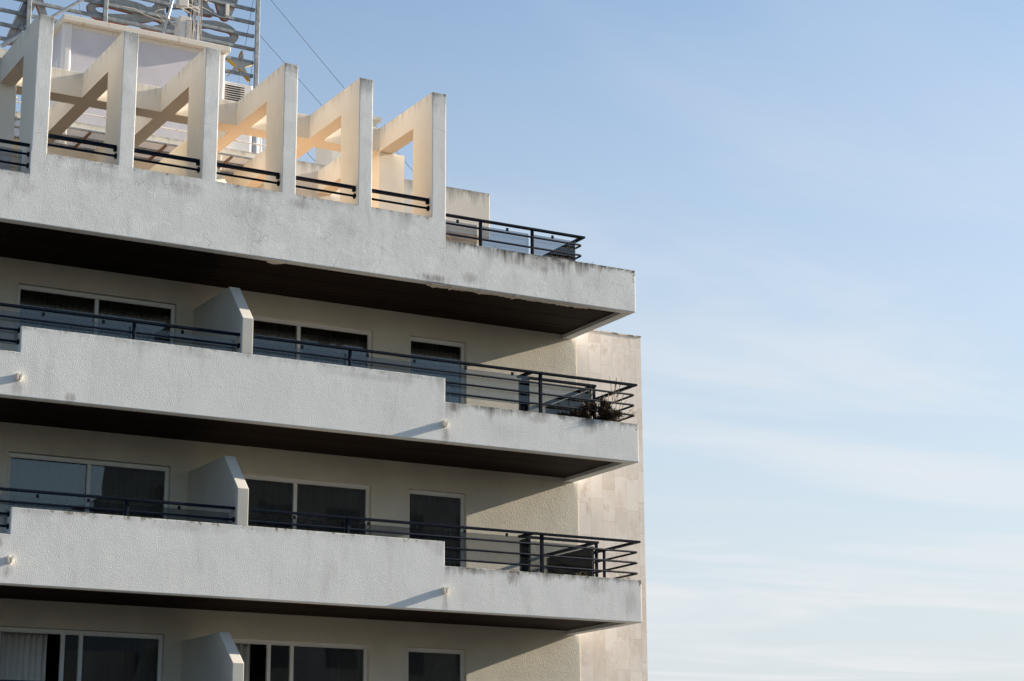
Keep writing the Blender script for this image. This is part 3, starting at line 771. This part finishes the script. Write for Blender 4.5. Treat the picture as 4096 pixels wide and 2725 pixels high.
# ------------------------------------------------------------------ aerial mast with cables and boxes on the cabin roof
A = thing('aerial_mast', 'white aerial mast with rod antennas and bundled cables on the cabin roof', 'mast', (-6.5, 6.8, 12.31))
bm = bm_new(); tube(bm, [(-6.485, 6.8, 12.31), (-6.50, 6.8, 14.6)], .022, 12); part('pole', bm, M['white_metal'], A)
bm = bm_new(); tube(bm, [(-6.56, 6.83, 12.31), (-6.575, 6.83, 14.6)], .03, 12); part('pole', bm, M['pipe_grey'], A)
bm = bm_new(); tube(bm, [(-6.69, 6.85, 12.31), (-6.70, 6.85, 14.6)], .028, 10); part('pole', bm, M['galv'], A)
rnd = random.Random(5)
for k in range(7):
    bm = bm_new(); x0 = -6.67 + k * .018 + (0.13 if k > 4 else 0)
    tube(bm, [(x0 + rnd.uniform(-.015, .015), 6.78, 12.31 + .2 * q) for q in range(12)], .0085, 6)
    part('cable', bm, M['black'] if k % 2 == 0 else M['cable'], A)
bm = bm_new(); tube(bm, [(-7.17, 6.8, 13.22), (-7.175, 6.8, 13.12), (-7.16, 6.8, 13.04), (-7.125, 6.8, 12.98), (-7.08, 6.8, 12.942), (-7.01, 6.8, 12.925), (-6.8, 6.8, 12.90), (-6.54, 6.8, 12.872)], .022, 10); part('conduit', bm, M['pipe_grey'], A)
bm = bm_new(); tube(bm, [(-7.20, 6.8, 13.24), (-7.1, 6.8, 13.26), (-6.95, 6.8, 13.29), (-6.72, 6.8, 13.33)], .016, 8); box(bm, -7.21, -7.13, 6.76, 6.84, 13.16, 13.27); part('cable_joint', bm, M['black'], A)
bm = bm_new(); tube(bm, [(-7.285, 6.75, 12.31), (-7.27, 6.75, 12.70), (-7.09, 6.75, 13.5), (-6.9, 6.75, 14.3)], .032, 10); part('strut', bm, M['pipe_grey'], A)
for (x0, z0, x1, z1) in ((-6.89, 13.465, -6.49, 13.345), (-6.88, 13.40, -6.49, 13.27), (-6.913, 13.293, -6.70, 13.22), (-6.437, 13.605, -6.225, 13.533), (-6.92, 13.29, -6.51, 13.41)):
    bm = bm_new(); tube(bm, [(x0, 6.74, z0), (x1, 6.74, z1)], .009 if z1 < z0 else .014, 6); part('antenna_rod', bm, M['white_tube'], A)
bm = bm_new(); box(bm, -6.98, -6.75, 6.72, 6.9, 13.34, 13.95); bevel_where(bm, lambda c, d: True, .02); part('panel_antenna', bm, M['ac'], A)
U = thing('outdoor_unit', 'small ivory outdoor unit with a louvred side on the cabin roof', 'air conditioner', (-6.83, 6.7, 12.31))
bm = bm_new(); box(bm, -6.965, -6.715, 6.62, 6.95, 12.33, 13.08); bevel_where(bm, lambda c, d: True, .012); box(bm, -6.95, -6.73, 6.66, 6.9, 12.311, 12.3295); part('casing', bm, M['ac'], U)
for k in range(22):
    bm = bm_new(); box(bm, -6.83, -6.725, 6.606, 6.619, 12.40 + k * .027, 12.412 + k * .027); part('vent_slat', bm, M['white_metal'], U)
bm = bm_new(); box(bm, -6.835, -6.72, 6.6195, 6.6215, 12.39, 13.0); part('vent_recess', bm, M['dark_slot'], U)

# ------------------------------------------------------------------ plants
def leaf(bm, base, d, length, w, curl):
    d = d.normalized(); side = d.cross(Vector((0, 0, 1)))
    if side.length < .1: side = Vector((1, 0, 0))
    side.normalize(); up = side.cross(d)
    rows = []
    for t, ww in ((0, 1), (.4, .85), (.75, .45), (1, .02)):
        c = base + d * length * t + up * curl * t * t
        rows.append([bm.verts.new(c - side * w * ww), bm.verts.new(c - up * w * .5 * ww), bm.verts.new(c + side * w * ww), bm.verts.new(c + up * w * .25 * ww)])
    for a, b in zip(rows[:-1], rows[1:]):
        for k in range(4): bm.faces.new((a[k], a[(k + 1) % 4], b[(k + 1) % 4], b[k]))
AP = thing('aloe_plant', 'spiky dark aloe clump with dry flower stalks on the upper balcony corner', 'plant', (-.8, .35, 3.61))
rnd = random.Random(11); bm = bm_new()
ros = []
for k in range(80):
    x = rnd.uniform(-1.36, -.30); u = (x + .70) / .62
    top = 3.80 + .27 * max(0, 1 - u * u)
    ros.append((Vector((x, rnd.uniform(.05, .46), rnd.uniform(3.70, top))), 1))
ros += [(Vector((-.56 + rnd.uniform(-.05, .05), .3, z)), 1.15) for z in (4.0, 4.05, 4.1, 4.15)] + [(Vector((rnd.uniform(-.62, -.34), rnd.uniform(.01, .07), rnd.uniform(3.77, 3.90))), 1.0) for _ in range(9)]
for c, s_ in ros:
    for j in range(34):
        th = rnd.uniform(0, 2 * PI); el = rnd.uniform(-.5, 1.3)
        d = Vector((math.cos(th) * math.cos(el), math.sin(th) * math.cos(el), math.sin(el)))
        leaf(bm, c, d, s_ * rnd.uniform(.07, .15), .011, rnd.uniform(-.02, .03))
part('leaves', bm, M['dark_leaf'], AP)
ST = [((-1.206, 3.8), (-1.13, 4.33)), ((-.993, 3.9), (-.89, 4.31)), ((-1.02, 4.0), (-1.19, 4.20)), ((-.417, 4.1), (-.482, 4.654)), ((-.46, 4.1), (-.318, 4.65)), ((-.45, 4.1), (-.233, 4.625)), ((-.42, 4.12), (-.36, 4.60)), ((-.514, 4.0), (-.514, 4.36)), ((-.53, 4.0), (-.627, 4.24)), ((-.36, 3.85), (-.174, 4.335)), ((-.34, 3.8), (-.09, 4.242)), ((-.40, 3.95), (-.33, 4.38)), ((-.3, 3.8), (.04, 4.10)), ((-.25, 3.8), (.09, 4.02))]
for (a, az), (b, bz) in ST:
    yb = rnd.uniform(.12, .35); bm = bm_new()
    p0, p1 = Vector((a, yb, az)), Vector((b, yb + rnd.uniform(-.08, .05), bz))
    bend = Vector((rnd.uniform(-.015, .015), 0, 0))
    pts = [p0.lerp(p1, t) + bend * math.sin(PI * t) for t in (0, .25, .5, .7)]
    tube(bm, pts, .0058, 5); tube(bm, [p0.lerp(p1, t) + bend * math.sin(PI * t) for t in (.69, .78, .9, 1)], .010, 6, .004)
    part('flower_stalk', bm, M['stalk'], AP)
def grass(label, cx, cy, cz, n, h, spread, seed, lean=0):
    rnd = random.Random(seed); bm = bm_new()
    for k in range(n):
        x = cx + rnd.uniform(-spread, spread); dx = rnd.uniform(-.6, .6) * h + lean * h; hh = h * rnd.uniform(.45, 1)
        tube(bm, [(x + dx * t * t, cy + rnd.uniform(-.01, .01) * t, cz + hh * (t - .18 * t * t)) for t in (0, .35, .7, 1)], .0035, 4, .0015)
    tag(obj('grass_tuft', bm, M['straw']), label, 'grass', 'dry grass tufts on the parapets')
grass('dry straw grass tuft at the outer corner of the middle balcony', -.22, .12, .775, 26, .17, .16, 1, -.2)
grass('few dry curled blades on the middle balcony edge below the planter glass', -1.25, .09, .776, 7, .13, .09, 2)
grass('single dry stalk on the roof parapet beside the last fin', -3.93, .1, 6.738, 3, .30, .03, 3, -.3)
grass('small reddish dry sprig on the roof parapet below the terrace glass', -3.02, .08, 6.738, 6, .16, .06, 4)
grass('tiny dry sprouts on the roof parapet near its outer corner', -.95, .06, 6.74, 8, .09, .12, 5)
grass('low dry stubble on the roof parapet under the terrace rail corner', -1.65, .07, 6.738, 9, .10, .18, 6)

# ------------------------------------------------------------------ buildings over the street (mirrored in the panes)
def far_building(x0, x1, y0, y1, zt, label, steps):
    t = thing('street_building', label, 'building', ((x0 + x1) / 2, (y0 + y1) / 2, GZ), 'buildings across the street')
    bm = bm_new(); box(bm, x0, x1, y0, y1, GZ, zt)
    for (a, b, z) in steps: box(bm, a, b, y0 + 2, y1 - 1.5, zt, z)
    part('facade', bm, M['far_wall'], t)
    for zf in range(int((zt - GZ) / 3)):
        k = x0 + 1.2
        while k + 1.6 < x1:
            bm = bm_new(); box(bm, k, k + 1.6, y1 + .001, y1 + .03, GZ + 3 * zf + .9, GZ + 3 * zf + 2.3); part('window', bm, M['far_glass'], t); k += 3.4
far_building(9.7, 44, -62, -48, 12.6, 'tall grey block across the street behind the camera', [(11, 12.4, 15.5), (18, 34, 15.0)])
far_building(-24, 9.4, -62, -49.5, 4.6, 'low grey block across the street behind the camera', [(-6, -3.5, 6.2), (1, 2, 7.5)])

# ------------------------------------------------------------------ light, sky, camera
EL, AZ = math.radians(19.6), math.radians(94.2)   # azimuth clockwise from +y
sd = Vector((math.sin(AZ) * math.cos(EL), math.cos(AZ) * math.cos(EL), math.sin(EL)))
L = bpy.data.lights.new('sun', 'SUN'); L.energy = 5.0; L.angle = math.radians(.55); L.color = (1.0, .86, .68)
lo = bpy.data.objects.new('sun', L); C.objects.link(lo); lo.location = (30, -10, 30)
lo.rotation_euler = sd.to_track_quat('Z', 'Y').to_euler()

w = bpy.data.worlds.new('World'); sc.world = w; w.use_nodes = True
t = w.node_tree; t.nodes.clear()
out = t.nodes.new('ShaderNodeOutputWorld'); bg = t.nodes.new('ShaderNodeBackground'); bg.inputs[1].default_value = .061
sky = t.nodes.new('ShaderNodeTexSky'); sky.sky_type = 'NISHITA'; sky.sun_disc = False
sky.sun_elevation = EL; sky.sun_rotation = AZ; sky.altitude = 0; sky.air_density = 1.15; sky.dust_density = .7; sky.ozone_density = 2.5
tc = t.nodes.new('ShaderNodeTexCoord')
sep = t.nodes.new('ShaderNodeSeparateXYZ'); t.links.new(tc.outputs['Generated'], sep.inputs[0])
def wm(op, a, b=0.0):
    n = t.nodes.new('ShaderNodeMath'); n.operation = op
    for i, v in enumerate((a, b)):
        if isinstance(v, (int, float)): n.inputs[i].default_value = v
        else: t.links.new(v, n.inputs[i])
    return n.outputs[0]
zc = wm('MAXIMUM', sep.outputs[2], .05)
cm = t.nodes.new('ShaderNodeCombineXYZ'); t.links.new(wm('DIVIDE', sep.outputs[0], zc), cm.inputs[0]); t.links.new(wm('DIVIDE', sep.outputs[1], zc), cm.inputs[1])
mp = t.nodes.new('ShaderNodeMapping'); t.links.new(cm.outputs[0], mp.inputs[0]); mp.inputs['Rotation'].default_value = (0, 0, math.radians(35)); mp.inputs['Scale'].default_value = (.5, 1.0, 1)
nz = t.nodes.new('ShaderNodeTexNoise'); t.links.new(mp.outputs[0], nz.inputs['Vector']); nz.inputs['Scale'].default_value = .9; nz.inputs['Detail'].default_value = 10; nz.inputs['Roughness'].default_value = .58; nz.inputs['Distortion'].default_value = .6
mr = t.nodes.new('ShaderNodeMapRange'); mr.interpolation_type = 'SMOOTHSTEP'; t.links.new(nz.outputs[0], mr.inputs[0]); mr.inputs[1].default_value = .43; mr.inputs[2].default_value = .66; mr.inputs[3].default_value = .0; mr.inputs[4].default_value = .62
hz = t.nodes.new('ShaderNodeMapRange'); t.links.new(sep.outputs[2], hz.inputs[0]); hz.inputs[1].default_value = .06; hz.inputs[2].default_value = .45; hz.inputs[3].default_value = .9; hz.inputs[4].default_value = .02
hy = t.nodes.new('ShaderNodeMapRange'); t.links.new(sep.outputs[1], hy.inputs[0]); hy.inputs[1].default_value = -.6; hy.inputs[2].default_value = .35; hy.inputs[3].default_value = .2; hy.inputs[4].default_value = 1
h1 = t.nodes.new('ShaderNodeMix'); h1.data_type = 'RGBA'; t.links.new(wm('MULTIPLY', hz.outputs[0], hy.outputs[0]), h1.inputs[0]); t.links.new(sky.outputs[0], h1.inputs[6]); h1.inputs[7].default_value = (3.88, 4.10, 4.38, 1)
mx = t.nodes.new('ShaderNodeMix'); mx.data_type = 'RGBA'; cz = t.nodes.new('ShaderNodeMapRange'); t.links.new(sep.outputs[2], cz.inputs[0]); cz.inputs[1].default_value = .14; cz.inputs[2].default_value = .36; cz.inputs[3].default_value = 1; cz.inputs[4].default_value = .2
t.links.new(wm('MULTIPLY', wm('MULTIPLY', mr.outputs[0], cz.outputs[0]), hy.outputs[0]), mx.inputs[0]); t.links.new(h1.outputs[2], mx.inputs[6]); mx.inputs[7].default_value = (4.75, 4.82, 4.95, 1)
t.links.new(mx.outputs[2], bg.inputs[0]); t.links.new(bg.outputs[0], out.inputs[0])

cam = bpy.data.cameras.new('camera'); co = bpy.data.objects.new('camera', cam); C.objects.link(co)
cam.sensor_width = 36; cam.lens = 71.4635; cam.clip_start = .1; cam.clip_end = 3000
yaw, pit, roll = 0.5184960833876251, 0.249470332465826, -0.005237562016412176
f = Vector((math.sin(yaw) * math.cos(pit), math.cos(yaw) * math.cos(pit), math.sin(pit))); r0 = Vector((math.cos(yaw), -math.sin(yaw), 0)); u0 = r0.cross(f)
rr = r0 * math.cos(roll) + u0 * math.sin(roll); uu = -r0 * math.sin(roll) + u0 * math.cos(roll)
mw = Matrix((rr, uu, -f)).transposed().to_4x4(); mw.translation = (-20.66755, -31.43471, -4.19485)
co.matrix_world = mw
sc.camera = co
for o in C.objects:
    if '_rot' in o: del o['_rot']
sc.view_settings.view_transform = 'Standard'; sc.view_settings.look = 'None'; sc.view_settings.exposure = 1.55; sc.view_settings.gamma = 1
sc.cycles.use_denoising = True
sc.cycles.max_bounces = 10; sc.cycles.transparent_max_bounces = 16; sc.cycles.diffuse_bounces = 6
sc.cycles.caustics_reflective = False; sc.cycles.caustics_refractive = False
